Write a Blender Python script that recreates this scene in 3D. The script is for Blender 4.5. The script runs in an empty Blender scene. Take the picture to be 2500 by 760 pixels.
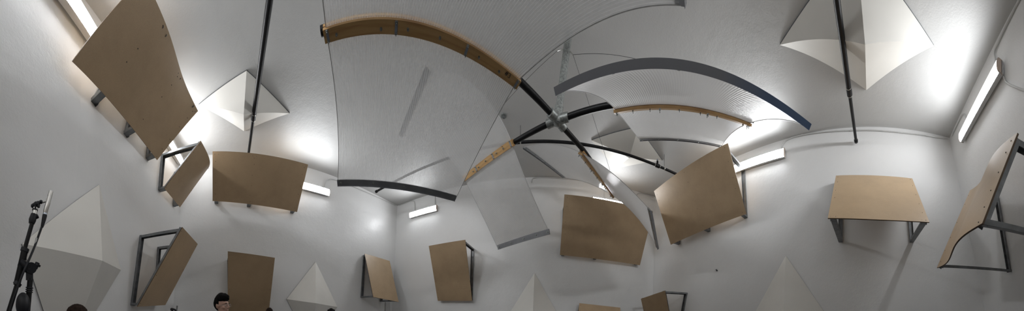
LENS = 15.0
EXPOSURE = 2.47
import bpy, math, random
import numpy as np
from mathutils import Vector, Matrix
R = random.Random(7)
# ------------------------------------------------------------------ camera model (cylindrical panorama, 2500 x 760)
SA = math.radians(.1134); F = 1/SA; Y0 = 745.0
H = 3.4          # ceiling above the camera
FZ = 1.55        # camera above the floor
scene = bpy.context.scene
COL = scene.collection

def ray(x, y):
    a = (x-1250)*SA
    return Vector((math.sin(a), math.cos(a), (Y0-y)/F))
def at_z(x, y, z=H): d = ray(x, y); return d*(z/d.z)
def at_r(x, y, r): return ray(x, y)*r

# ------------------------------------------------------------------ materials
def new_mat(name):
    m = bpy.data.materials.new(name); m.use_nodes = True
    nt = m.node_tree; b = nt.nodes['Principled BSDF']
    return m, nt, b
def noise(nt, scale, detail=2, rough=.5, coord='Object', vec_scale=None):
    tc = nt.nodes.new('ShaderNodeTexCoord'); n = nt.nodes.new('ShaderNodeTexNoise')
    n.inputs['Scale'].default_value = scale; n.inputs['Detail'].default_value = detail; n.inputs['Roughness'].default_value = rough
    if vec_scale:
        mp = nt.nodes.new('ShaderNodeMapping'); mp.inputs['Scale'].default_value = vec_scale
        nt.links.new(tc.outputs[coord], mp.inputs['Vector']); nt.links.new(mp.outputs[0], n.inputs['Vector'])
    else: nt.links.new(tc.outputs[coord], n.inputs['Vector'])
    return n
def ramp(nt, src, stops):
    r = nt.nodes.new('ShaderNodeValToRGB'); nt.links.new(src, r.inputs[0])
    el = r.color_ramp.elements
    el[0].position, el[0].color = stops[0][0], (*stops[0][1], 1)
    el[1].position, el[1].color = stops[-1][0], (*stops[-1][1], 1)
    for p, c in stops[1:-1]:
        e = el.new(p); e.color = (*c, 1)
    return r
def bump(nt, b, src, strength, dist=.01):
    bp = nt.nodes.new('ShaderNodeBump'); bp.inputs['Strength'].default_value = strength; bp.inputs['Distance'].default_value = dist
    nt.links.new(src, bp.inputs['Height']); nt.links.new(bp.outputs[0], b.inputs['Normal']); return bp
def simple(name, col, rough=.5, metal=0., nscale=30, var=.08, bmp=0., vec=None, spec=.5):
    m, nt, b = new_mat(name)
    n = noise(nt, nscale, 3, vec_scale=vec)
    lo = tuple(c*(1-var) for c in col); hi = tuple(min(1, c*(1+var)) for c in col)
    r = ramp(nt, n.outputs[0], [(.3, lo), (.7, hi)])
    nt.links.new(r.outputs[0], b.inputs['Base Color'])
    b.inputs['Roughness'].default_value = rough; b.inputs['Metallic'].default_value = metal
    b.inputs['Specular IOR Level'].default_value = spec
    if bmp: bump(nt, b, n.outputs[0], bmp)
    return m
M = {}
def paint(name, col, rough=.3):
    m, nt, b = new_mat(name)
    big = noise(nt, 1.3, 4, .6)
    r = ramp(nt, big.outputs[0], [(.25, tuple(c*.955 for c in col)), (.75, col)])
    nt.links.new(r.outputs[0], b.inputs['Base Color'])
    rr = ramp(nt, big.outputs[0], [(.3, (rough-.06,)*3), (.7, (rough+.1,)*3)])
    nt.links.new(rr.outputs[0], b.inputs['Roughness'])
    fine = noise(nt, 60, 4, .6); mid = noise(nt, 6, 4, .6)
    mx = nt.nodes.new('ShaderNodeMath'); mx.operation = 'MULTIPLY_ADD'
    nt.links.new(mid.outputs[0], mx.inputs[0]); mx.inputs[1].default_value = 3.0; nt.links.new(fine.outputs[0], mx.inputs[2])
    bump(nt, b, mx.outputs[0], .35, .004)
    return m
M['wall'] = paint('wall_paint', (.87, .87, .865), .36)
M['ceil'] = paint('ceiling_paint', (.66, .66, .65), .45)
M['floor'] = simple('floor_paint', (.07, .07, .07), .5, nscale=4)
M['cream'] = simple('pyramid_paint', (.80, .78, .73), .55, nscale=2, var=.03)
M['conduit'] = simple('conduit_paint', (.66, .66, .65), .35, nscale=10, var=.03)
M['black'] = simple('black_pipe', (.008, .008, .009), .38, nscale=14, var=.4, spec=.3)
M['rubber'] = simple('black_plastic', (.010, .011, .016), .45, nscale=20, var=.3)
M['steel'] = simple('galvanised_steel', (.22, .228, .235), .45, .7, nscale=9, var=.22, bmp=.05)
M['galv'] = simple('spangled_steel', (.36, .38, .37), .45, .7, nscale=45, var=.35, bmp=.05)
def grey_blue():
    m, nt, b = new_mat('grey_blue_aluminium')
    tc = nt.nodes.new('ShaderNodeTexCoord'); sp = nt.nodes.new('ShaderNodeSeparateXYZ'); nt.links.new(tc.outputs['UV'], sp.inputs[0])
    r = ramp(nt, sp.outputs[0], [(.08, (.17, .28, .50)), (.24, (.17, .25, .42)), (.42, (.33, .34, .37))])  # strip colour runs from blue at the outer end to grey
    mr = nt.nodes.new('ShaderNodeMapRange'); mr.inputs['From Min'].default_value = -.9; mr.inputs['From Max'].default_value = .9
    nt.links.new(sp.outputs[0], mr.inputs[0]); nt.links.new(mr.outputs[0], r.inputs[0])
    nt.links.new(r.outputs[0], b.inputs['Base Color']); b.inputs['Roughness'].default_value = .4; b.inputs['Metallic'].default_value = .3
    return m
M['grey_blue'] = grey_blue()
M['alu'] = simple('aluminium_angle', (.33, .34, .36), .38, .8, nscale=6, var=.12)
M['zinc'] = simple('zinc_plate', (.55, .60, .68), .3, .9, nscale=20, var=.1)
M['chrome'] = simple('microphone_steel', (.62, .61, .58), .28, .9, nscale=20, var=.05)
M['edge'] = simple('sealed_panel_edge', (.50, .50, .50), .35, nscale=20)
M['wire'] = simple('steel_wire', (.10, .10, .10), .4, .6, nscale=20)
M['screw'] = simple('screw_head', (.05, .045, .04), .5, .3, nscale=20)
M['cap'] = simple('end_cap', (.62, .50, .42), .5, nscale=10, var=.04)
M['body'] = simple('fixture_body', (.66, .66, .66), .4, nscale=10, var=.03)
M['ink'] = simple('ink', (.02, .015, .015), .6, nscale=10)
M['skin'] = simple('skin', (.60, .37, .28), .5, nscale=25, var=.08)
M['hair_black'] = simple('black_hair', (.006, .005, .005), .8, nscale=60, var=.5, bmp=.4, vec=(1, 1, .15), spec=.15)
M['hair_brown'] = simple('brown_hair', (.028, .017, .012), .8, nscale=60, var=.5, bmp=.4, vec=(1, 1, .15), spec=.15)
M['shirt'] = simple('shirt_cloth', (.08, .09, .12), .8, nscale=80)
M['trousers'] = simple('trouser_cloth', (.03, .03, .035), .85, nscale=80)
def board(name, col):
    m, nt, b = new_mat(name)
    n = noise(nt, 3.0, 6, .62); f = noise(nt, 160, 2, .5)
    r = ramp(nt, n.outputs[0], [(.3, tuple(c*.9 for c in col)), (.55, col), (.8, tuple(c*1.06 for c in col))])
    mix = nt.nodes.new('ShaderNodeMixRGB'); mix.blend_type = 'MULTIPLY'; mix.inputs[0].default_value = .25
    nt.links.new(r.outputs[0], mix.inputs[1]); nt.links.new(f.outputs[0], mix.inputs[2])
    nt.links.new(mix.outputs[0], b.inputs['Base Color'])
    b.inputs['Roughness'].default_value = .42
    bump(nt, b, n.outputs[0], .1, .003)
    return m
M['ply'] = board('hardboard', (.56, .405, .25))
M['plyedge'] = simple('board_edge', (.11, .07, .04), .7, nscale=30)
def timber():
    m, nt, b = new_mat('timber')
    tc = nt.nodes.new('ShaderNodeTexCoord'); mp = nt.nodes.new('ShaderNodeMapping'); mp.inputs['Scale'].default_value = (1.2, 22, 1)
    nt.links.new(tc.outputs['UV'], mp.inputs['Vector'])
    w = nt.nodes.new('ShaderNodeTexNoise'); w.inputs['Scale'].default_value = 1.6; w.inputs['Detail'].default_value = 5
    nt.links.new(mp.outputs[0], w.inputs['Vector'])
    r = ramp(nt, w.outputs[0], [(.3, (.42, .23, .09)), (.5, (.58, .36, .155)), (.75, (.66, .43, .20))])
    nt.links.new(r.outputs[0], b.inputs['Base Color']); b.inputs['Roughness'].default_value = .45
    return m
M['wood'] = timber()
def emis(name, strength, col=(1, 1, 1)):
    m, nt, b = new_mat(name)
    b.inputs['Base Color'].default_value = (.8, .8, .8, 1)
    b.inputs['Emission Color'].default_value = (*col, 1); b.inputs['Emission Strength'].default_value = strength
    # a prismatic lens throws most of its light straight out, less of it sideways
    lw = nt.nodes.new('ShaderNodeLayerWeight'); lw.inputs[0].default_value = .5
    mr = nt.nodes.new('ShaderNodeMapRange'); mr.inputs['From Min'].default_value = 0; mr.inputs['From Max'].default_value = 1
    mr.inputs['To Min'].default_value = strength*.05; mr.inputs['To Max'].default_value = strength
    inv = nt.nodes.new('ShaderNodeMath'); inv.operation = 'SUBTRACT'; inv.inputs[0].default_value = 1; nt.links.new(lw.outputs['Facing'], inv.inputs[1])
    pw = nt.nodes.new('ShaderNodeMath'); pw.operation = 'POWER'; pw.inputs[1].default_value = 1.8; nt.links.new(inv.outputs[0], pw.inputs[0])
    nt.links.new(pw.outputs[0], mr.inputs[0]); nt.links.new(mr.outputs[0], b.inputs['Emission Strength'])
    n = noise(nt, 3); rr = ramp(nt, n.outputs[0], [(0, (.45,)*3), (1, (.55,)*3)]); nt.links.new(rr.outputs[0], b.inputs['Roughness'])
    return m
M['lens'] = emis('lit_lens', LENS if 'LENS' in globals() else 9.0, (.955, .975, 1.0))
def polycarb():
    m = bpy.data.materials.new('twin_wall_polycarbonate'); m.use_nodes = True
    nt = m.node_tree; nt.nodes.clear()
    N = nt.nodes.new; L = nt.links.new
    out = N('ShaderNodeOutputMaterial')
    uv = N('ShaderNodeTexCoord'); sp = N('ShaderNodeSeparateXYZ'); L(uv.outputs['UV'], sp.inputs[0])
    # u is metres along the beam: one flute every 14 mm
    mu = N('ShaderNodeMath'); mu.operation = 'MULTIPLY'; mu.inputs[1].default_value = 1/.020; L(sp.outputs[0], mu.inputs[0])
    fr = N('ShaderNodeMath'); fr.operation = 'FRACT'; L(mu.outputs[0], fr.inputs[0])
    rib = N('ShaderNodeMath'); rib.operation = 'LESS_THAN'; rib.inputs[1].default_value = .3; L(fr.outputs[0], rib.inputs[0])
    no = N('ShaderNodeTexNoise'); no.inputs['Scale'].default_value = 2.2; no.inputs['Detail'].default_value = 4; L(uv.outputs['UV'], no.inputs['Vector'])
    cl = N('ShaderNodeMath'); cl.operation = 'MULTIPLY_ADD'; cl.inputs[1].default_value = .20; cl.inputs[2].default_value = .40; L(no.outputs[0], cl.inputs[0])
    ad = N('ShaderNodeMath'); ad.operation = 'MULTIPLY_ADD'; ad.inputs[1].default_value = .30; L(rib.outputs[0], ad.inputs[0]); L(cl.outputs[0], ad.inputs[2])
    lwp = N('ShaderNodeLayerWeight'); lwp.inputs[0].default_value = .5      # a slanting look passes more plastic
    sq = N('ShaderNodeMath'); sq.operation = 'POWER'; sq.inputs[1].default_value = 2.0; L(lwp.outputs['Facing'], sq.inputs[0])
    ad0 = ad; ad = N('ShaderNodeMath'); ad.operation = 'MULTIPLY_ADD'; ad.use_clamp = True; ad.inputs[1].default_value = .75; L(sq.outputs[0], ad.inputs[0]); L(ad0.outputs[0], ad.inputs[2])
    tr = N('ShaderNodeBsdfTransparent'); tr.inputs[0].default_value = (.93, .935, .93, 1)
    tl = N('ShaderNodeBsdfTranslucent'); tl.inputs[0].default_value = (.86, .86, .86, 1)
    df = N('ShaderNodeBsdfDiffuse'); df.inputs[0].default_value = (.80, .80, .80, 1)
    mx = N('ShaderNodeMixShader'); mx.inputs[0].default_value = .5; L(tl.outputs[0], mx.inputs[1]); L(df.outputs[0], mx.inputs[2])
    m2 = N('ShaderNodeMixShader'); L(ad.outputs[0], m2.inputs[0]); L(tr.outputs[0], m2.inputs[1]); L(mx.outputs[0], m2.inputs[2])
    gl = N('ShaderNodeBsdfGlossy'); gl.inputs['Roughness'].default_value = .26; gl.inputs[0].default_value = (1, 1, 1, 1)
    bp = N('ShaderNodeBump'); bp.inputs['Strength'].default_value = .6; bp.inputs['Distance'].default_value = .002
    sn = N('ShaderNodeMath'); sn.operation = 'SINE'; m3 = N('ShaderNodeMath'); m3.operation = 'MULTIPLY'; m3.inputs[1].default_value = 6.2832; L(mu.outputs[0], m3.inputs[0]); L(m3.outputs[0], sn.inputs[0])
    L(sn.outputs[0], bp.inputs['Height']); L(bp.outputs[0], gl.inputs['Normal'])
    fz = N('ShaderNodeFresnel'); fz.inputs[0].default_value = 1.45
    fm = N('ShaderNodeMath'); fm.operation = 'MULTIPLY_ADD'; fm.inputs[1].default_value = .7; fm.inputs[2].default_value = .02; L(fz.outputs[0], fm.inputs[0])
    mn = N('ShaderNodeMath'); mn.operation = 'MINIMUM'; mn.inputs[1].default_value = .16; L(fm.outputs[0], mn.inputs[0])
    m4 = N('ShaderNodeMixShader'); L(mn.outputs[0], m4.inputs[0]); L(m2.outputs[0], m4.inputs[1]); L(gl.outputs[0], m4.inputs[2])
    L(m4.outputs[0], out.inputs[0])
    return m
M['poly'] = polycarb()

# ------------------------------------------------------------------ mesh building
class MB:
    """collects faces and links them as ONE mesh object"""
    def __init__(s): s.v = []; s.f = []; s.uv = []; s.sm = []; s.mi = []
    def add(s, vs, fs, smooth=False, uvs=None, mi=0):
        o = len(s.v); s.v += [tuple(v) for v in vs]
        for f in fs:
            s.f.append([i+o for i in f]); s.sm.append(smooth); s.mi.append(mi)
            s.uv.append([uvs[i] if uvs else (0, 0) for i in f])
        return s
    def box(s, c, ax, ay, az, mi=0):
        """c centre, ax ay az half-extent vectors; uv in metres along ax / ay"""
        c, ax, ay, az = map(Vector, (c, ax, ay, az)); vs = []; uvs = []
        for i in (-1, 1):
            for j in (-1, 1):
                for k in (-1, 1):
                    vs.append(c+ax*i+ay*j+az*k); uvs.append((ax.length*i, ay.length*j))
        fs = [(0, 1, 3, 2), (4, 6, 7, 5), (0, 4, 5, 1), (2, 3, 7, 6), (0, 2, 6, 4), (1, 5, 7, 3)]
        if ax.cross(ay).dot(az) < 0: fs = [f[::-1] for f in fs]
        return s.add(vs, fs, False, uvs, mi)
    def tube(s, pts, rad, n=14, caps=True, mi=0):
        pts = [Vector(p) for p in pts]; m = len(pts)
        rads = rad if isinstance(rad, (list, tuple)) else [rad]*m
        T = []
        for i in range(m):
            a = pts[max(0, i-1)]; b = pts[min(m-1, i+1)]; T.append((b-a).normalized())
        up = Vector((0, 0, 1)) if abs(T[0].z) < .9 else Vector((1, 0, 0))
        N = (up-T[0]*up.dot(T[0])).normalized(); vs = []
        for i in range(m):
            N = (N-T[i]*N.dot(T[i])).normalized(); B = T[i].cross(N)
            for k in range(n):
                a = 2*math.pi*k/n; vs.append(pts[i]+(N*math.cos(a)+B*math.sin(a))*rads[i])
        fs = []
        for i in range(m-1):
            for k in range(n):
                k2 = (k+1) % n; fs.append((i*n+k, i*n+k2, (i+1)*n+k2, (i+1)*n+k))
        s.add(vs, fs, True, None, mi)
        if caps:
            s.add(vs[:n], [tuple(range(n-1, -1, -1))], False, None, mi); s.add(vs[-n:], [tuple(range(n))], False, None, mi)
        return s
    def grid(s, P, UV=None, thick=0., mi=0, edge_mi=0):
        """P[i][j] points; closed slab of the given thickness"""
        a, b = len(P), len(P[0])
        Nn = [[None]*b for _ in range(a)]
        for i in range(a):
            for j in range(b):
                du = P[min(a-1, i+1)][j]-P[max(0, i-1)][j]; dv = P[i][min(b-1, j+1)]-P[i][max(0, j-1)]
                Nn[i][j] = du.cross(dv).normalized()
        top = [P[i][j]+Nn[i][j]*thick/2 for i in range(a) for j in range(b)]
        bot = [P[i][j]-Nn[i][j]*thick/2 for i in range(a) for j in range(b)]
        uvs = [UV[i][j] for i in range(a) for j in range(b)] if UV else None
        q = [(i*b+j, (i+1)*b+j, (i+1)*b+j+1, i*b+j+1) for i in range(a-1) for j in range(b-1)]
        s.add(top, q, True, uvs, mi)
        if thick:
            s.add(bot, [f[::-1] for f in q], True, uvs, mi)
            ring = [(i, 0) for i in range(a)]+[(a-1, j) for j in range(1, b)]+[(i, b-1) for i in range(a-2, -1, -1)]+[(0, j) for j in range(b-2, 0, -1)]
            vs = []
            uu = []
            for (i, j) in ring:
                vs += [top[i*b+j], bot[i*b+j]]; uu += [uvs[i*b+j]]*2 if uvs else [(0, 0)]*2
            n = len(ring)
            s.add(vs, [(2*k, 2*k+1, 2*((k+1) % n)+1, 2*((k+1) % n)) for k in range(n)], False, uu, edge_mi)
        return s
    def sphere(s, c, r, seg=16, rings=10, mi=0, scale=(1, 1, 1), rot=None):
        vs = []; c = Vector(c)
        for i in range(rings+1):
            t = math.pi*i/rings
            for k in range(seg):
                p = 2*math.pi*k/seg
                v = Vector((math.sin(t)*math.cos(p)*scale[0], math.sin(t)*math.sin(p)*scale[1], math.cos(t)*scale[2]))*r
                if rot: v = rot @ v
                vs.append(c+v)
        fs = [(i*seg+k, (i+1)*seg+k, (i+1)*seg+(k+1) % seg, i*seg+(k+1) % seg) for i in range(rings) for k in range(seg)]
        return s.add(vs, fs, True, None, mi)
    def build(s, name, mats, parent=None, loc=None):
        me = bpy.data.meshes.new(name)
        base = Vector(loc) if loc is not None else Vector((0, 0, 0))
        if parent is not None and loc is None: base = Vector(parent['_at'])
        if parent is None and loc is None:
            mn = Vector([min(v[k] for v in s.v) for k in range(3)]); mxx = Vector([max(v[k] for v in s.v) for k in range(3)])
            base = (mn+mxx)/2
        me.from_pydata([tuple(Vector(v)-base) for v in s.v], [], s.f)
        if not isinstance(mats, (list, tuple)): mats = [mats]
        for m in mats: me.materials.append(m)
        ul = me.uv_layers.new(name='UVMap'); k = 0
        flat = []
        for u in s.uv:
            for c in u: flat += [float(c[0]), float(c[1])]
        ul.data.foreach_set('uv', flat)
        me.polygons.foreach_set('use_smooth', s.sm); me.polygons.foreach_set('material_index', s.mi)
        me.update()
        o = bpy.data.objects.new(name, me); COL.objects.link(o)
        if parent is not None:
            o.parent = parent; o.location = base-Vector(parent['_at'])
        else: o.location = base
        o['_at'] = tuple(base)
        return o
def tag(o, label=None, cat=None, group=None, kind=None):
    if label: o['label'] = label
    if cat: o['category'] = cat
    if group: o['group'] = group
    if kind: o['kind'] = kind
    return o
def thing(name, at, label, cat, group=None):
    o = bpy.data.objects.new(name, None); COL.objects.link(o); o.location = at; o['_at'] = tuple(at); o.empty_display_size = .1
    return tag(o, label, cat, group)

# ------------------------------------------------------------------ the room (an irregular four-sided test chamber with painted walls)
V2 = lambda x, y: Vector((x, y))
TOP = dict(LA=at_z(448, 383).xy, AB=at_z(970, 503).xy, BC=at_z(1601, 482).xy, CD=at_z(2318, 337).xy, N1=V2(-2.03, -1.09))
LOW = dict(LA=V2(-4.79, -.31), AB=V2(-3.95, 6.07), BC=V2(4.06, 5.03), CD=V2(3.44, -2.95), N1=V2(-2.0, -1.25))   # at camera height
def lerp(a, b, t): return a*(1-t)+b*t
ZF, ZC = -FZ, H
def bez_c(z, t):
    """plan of the right wall: bowed slightly outwards"""
    t_ = z/H
    a = lerp(LOW['BC'], TOP['BC'], t_); b = lerp(LOW['CD'], TOP['CD'], t_)
    d = (b-a); n = Vector((-d.y, d.x)).normalized()
    return lerp(a, b, t)+n*(.25*4*t*(1-t))*1.0
def line_w(k1, k2):
    def f(z, t): return lerp(lerp(LOW[k1], TOP[k1], z/H), lerp(LOW[k2], TOP[k2], z/H), t)
    return f
def near_w(z, t):
    if t < .5: return line_w('CD', 'N1')(z, t*2)
    return line_w('N1', 'LA')(z, t*2-1)
WALLS = {'wall_left': (line_w('LA', 'AB'), 12), 'wall_far': (line_w('AB', 'BC'), 12), 'wall_right': (bez_c, 24), 'wall_near': (near_w, 24)}
from mathutils.bvhtree import BVHTree
BV = {}
for nm, (fn, n) in WALLS.items():
    P = []
    for i in range(n+1):
        row = []
        for j in range(9):
            z = ZF+(ZC-ZF)*j/8; q = fn(z, i/n); row.append(Vector((q.x, q.y, z)))
        P.append(row)
    mb = MB(); vs = [p for r in P for p in r]
    fs = [(i*9+j, (i+1)*9+j, (i+1)*9+j+1, i*9+j+1) for i in range(n) for j in range(8)]
    mb.add(vs, fs, True)
    o = mb.build(nm, M['wall']); tag(o, kind='structure')
    if nm == 'wall_near': 
        for p in o.data.polygons: p.use_smooth = False
    EX = []; XN = 24 if n == 24 and nm == 'wall_near' else 4
    for i in range(-XN, n+XN+1):
        for j in range(25):
            z = ZF-1.5+j*.5; q = fn(z, i/n); EX.append(Vector((q.x, q.y, z)))
    BV[nm] = BVHTree.FromPolygons(EX, [(i*25+j, (i+1)*25+j, (i+1)*25+j+1, i*25+j+1) for i in range(n+2*XN) for j in range(24)], epsilon=0)
WN = dict(A='wall_left', B='wall_far', C='wall_right', N='wall_near')
ALLV = [BV[k] for k in BV]
def plan_loop(z):
    pts = []
    for nm, (fn, n) in WALLS.items():
        pts += [fn(z, i/n) for i in range(n)]
    return pts
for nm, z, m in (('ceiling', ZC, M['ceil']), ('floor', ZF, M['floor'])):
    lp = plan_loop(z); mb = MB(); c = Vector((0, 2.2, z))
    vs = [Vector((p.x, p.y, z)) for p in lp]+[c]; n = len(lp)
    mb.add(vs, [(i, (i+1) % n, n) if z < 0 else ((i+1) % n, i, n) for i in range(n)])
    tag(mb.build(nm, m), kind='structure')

def near(w, p):
    loc, nor, idx, d = BV[WN[w]].find_nearest(p)
    n = nor.copy()
    if n.dot(Vector((0, 2.2, 1))-loc) < 0: n = -n
    return loc, n, d
def hit(w, x, y, s=0.):
    d = ray(x, y); loc, nor, idx, dist = BV[WN[w]].ray_cast(Vector((0, 0, 0)), d.normalized())
    if loc is None: # beyond the wall's own extent
        loc = d*3
    rmax = loc.xy.length
    if s <= 0: return loc
    lo, hi = 0.05, rmax
    for _ in range(40):
        mid = (lo+hi)/2; q = d*mid
        if near(w, q)[2] > s and q.z < H+9: lo = mid
        else: hi = mid
    return d*lo
def foot(w, p):
    """foot of p on wall w at p's own height (frames are level)"""
    q, n, _ = near(w, p); q = Vector((q.x, q.y, p.z)); return near(w, q)[0], n

# ------------------------------------------------------------------ plywood diffusers on steel stand-off frames
def channel(mb, p, q, inward, side, w=.080, dep=.040, th=.004):
    """C-section from p to q; web on the outside, flanges towards `inward`; width runs along `side`"""
    p, q = Vector(p), Vector(q); ax = (q-p); L = ax.length; ax.normalize()
    side = Vector(side); side = (side-ax*side.dot(ax)).normalized()
    inn = ax.cross(side).normalized()
    if inn.dot(Vector(inward)) < 0: inn = -inn
    c = (p+q)/2
    mb.box(c+inn*th/2, ax*L/2, side*w/2, inn*th/2)
    for s in (-1, 1):
        mb.box(c+side*s*(w/2-th/2)+inn*dep/2, ax*L/2, side*th/2, inn*dep/2)

def plywood(w, T1, T2, B2, B1, label, group=None, frames=(0.03, .5, .97), bt=0., bb=0., st=0., sb=0., vt=0., thick=.014, parts=None, flat=False, bracket=None):
    """T/B: top and bottom corners as (x, y, stand-off); bt bb bow of the top / bottom edge, st sb their S-wave"""
    c = [hit(w, *k) if len(k) == 3 else Vector(k[:3]) for k in (T1, T2, B2, B1)]
    t1, t2, b2, b1 = c
    n = ((t2-t1).cross(b1-t1)).normalized()
    cen = (t1+t2+b1+b2)/4
    if n.dot(-cen) < 0: n = -n        # towards the camera side
    def surf(u, v):
        p = t1*(1-u)*(1-v)+t2*u*(1-v)+b2*u*v+b1*(1-u)*v
        off = lerp(bt, bb, v)*math.sin(math.pi*u)+lerp(st, sb, v)*math.sin(2*math.pi*u)+vt*math.sin(math.pi*v)
        return p+n*off
    ft, wn = foot(w, (t1+b1)/2)
    root = thing('plywood_diffuser', foot(w, cen)[0], label, 'sound diffuser', group)
    NU, NV = 24, 10
    P = [[surf(i/NU, j/NV) for j in range(NV+1)] for i in range(NU+1)]
    mb = MB(); mb.grid(P, None, thick, 0, 1)
    sheet = mb.build('curved_sheet', [M['ply'], M['plyedge']], root)
    tag(sheet, label='thin tan board sheet')
    # screws along every frame
    for u in frames:
        uu = min(max(u, .035), .965)
        for v in (.06, .2, .42, .62, .82, .95):
            if R.random() < .12: continue
            v2 = v+R.uniform(-.03, .03)
            v2 = min(max(v2, .03), .97)
            p = surf(uu+R.uniform(-.006, .006), v2); sc = MB(); sc.sphere(p+n*thick*.5, .0055, 8, 5); 
            s = sc.build('screw', M['screw'], sheet)
    # steel frames: upright on the wall, two rails, a front rail behind the sheet
    for k, u in enumerate(frames):
        uu = min(max(u, .02), .98)
        T = surf(uu, .0)-n*.012; B = surf(uu, 1.)-n*.012
        T = T+(B-T).normalized()*.012; B = B+(T-B).normalized()*.012
        FT, w1 = foot(w, T); FB, w2 = foot(w, B)
        FT = FT+w1*.003; FB = FB+w2*.003
        side = (surf(min(uu+.05, 1), .5)-surf(max(uu-.05, 0), .5)); mid = (T+B+FT+FB)/4
        if u < .25: cc = .04
        elif u > .75: cc = -.04
        else: cc = 0
        # keep the channel inside the sheet's edge
        sd = side.normalized(); sh = sd*cc if k in (0, len(frames)-1) else sd*0
        T, B, FT, FB = T+sh, B+sh, FT+sh, FB+sh
        for nm, a, b in (('wall_upright', FT, FB), ('top_rail', FT, T), ('bottom_rail', FB, B), ('front_rail', T, B)):
            if (a-b).length < .03: continue
            m_ = MB(); channel(m_, a, b, mid-(a+b)/2, sd); m_.build(nm, M['steel'], root)
    return root, surf

sT, sB = .75, .15
G = 'plywood diffusers on steel frames'
plywood('N', (352, -55, .75), (483, 271, .80), (383, 391, .15), (176, 150, .15), 'large wavy brown board under the near left wall light, top left of the photo', G, frames=(.24, .62, .98), st=.05, sb=.0, bt=-.02)
plywood('N', (490, 344, .76), (510, 407, .73), (439, 506, .13), (401, 460, .14), 'narrow brown board with an open triangular steel frame, beside the far left wall light', G, frames=(.03, .97), bt=.10, bb=-.01)
plywood('A', (519, 370, .72), (752, 402, .75), (725, 518, .15), (519, 491, .15), 'wide tan board lit from above, below the left end of the black ceiling pole', G, frames=(.02, .42, .98), bt=.05, bb=.03)
plywood('N', (445, 555, .74), (482, 596, .75), (403, 745, .20), (335, 749, .15), 'tall narrow brown board on an open trapezoid frame right of the large left pyramid', G, frames=(.03, .97), bt=-.0, bb=.0)
plywood('A', (556, 614, .74), (671, 630, .75), (652, 800, .15), (556, 805, .15), 'dark brown board standing behind the man in glasses', G, frames=(.03, .97))
plywood('A', (890, 620, .11), (951, 638, .11), (973, 738, .70), (911, 726, .58), 'light tan board facing up, left of the far left room corner', G, frames=(.03, .97))
plywood('B', (1047, 601, .80), (1136, 586, .80), (1153, 735, .14), (1069, 735, .14), 'dark brown board hanging alone on the far wall below the small lit tube light', G, frames=(.03, .97))
plywood('B', (1378, 475, .74), (1594, 517, .76), (1562, 648, .15), (1367, 623, .15), 'broad dark brown board on the far wall partly behind the clear turning panel', G, frames=(.01, .42, .99), bt=.04, bb=.02)
plywood('C', (1597, 467, .80), (1777, 350, .80), (1822, 523, .20), (1638, 598, .22), 'large brown board with steel uprights beside the right wall tube light', G, frames=(.03, .5, .97), bt=.05, bb=-.03)
plywood('C', (1565, 730, .80), (1624, 710, .83), (1648, 840, .16), (1592, 850, .16), 'small brown board with open steel frame at the bottom edge beside the far right corner', G, frames=(.03, .97))
plywood('B', (1414, 741, .12), (1514, 752, .12), (1522, 845, .60), (1405, 840, .58), 'light board of which only the top edge shows below the broad dark board', G, frames=(.02, .98))
plywood('C', (2041, 430, .14), (2227, 437, .14), (2269, 544, 1.00), (2021, 534, 1.10), 'light tan board on two steel side frames like a table, on the right wall', G, frames=(.02, .98), bt=-.01, bb=-.03)

# far right board: both frames stand square to the near wall
def align(w, x, y, target):
    """point of the pixel ray whose wall foot has the same place along the wall as `target`"""
    best = None; d = ray(x, y); tf = near(w, target)[0]
    for k in range(100, 1400):
        q = d*(k/200.); f = near(w, q)[0]
        e = (f.xy-tf.xy).length + .25*abs(0)
        # compare along-wall only
        if best is None or e < best[0]: best = (e, q.copy())
    return best[1]
B2 = hit('N', 2288, 655, 1.14)
B2f, wn = foot('N', B2)
along = Vector((wn.y, -wn.x, 0)).normalized()
def on_plane(x, y, base, nrm):
    d = ray(x, y); return d*(base.dot(nrm)/d.dot(nrm))
T2_ = on_plane(2369, 466, B2f, along)
B1_ = None
d1 = ray(2400, 547); dT = ray(2486, 326)
B1_ = d1*(B2.z/d1.z)            # both bottom rails lie at one height
if near('N', B1_)[2] < .3: B1_ = hit('N', 2400, 547, 1.1)
T1_ = on_plane(2486, 326, foot('N', B1_)[0], along)
print('BOARD13', B2, T2_, B1_, T1_, near('N', T2_)[2], near('N', B1_)[2], near('N', T1_)[2])
plywood('N', tuple(T2_)+(0,), tuple(T1_)+(0,), tuple(B1_)+(0,), tuple(B2)+(0,), 'S-curved light board on heavy steel frames at the right edge of the photo', G, frames=(.02, .98), st=-.035, sb=-.04)

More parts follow.
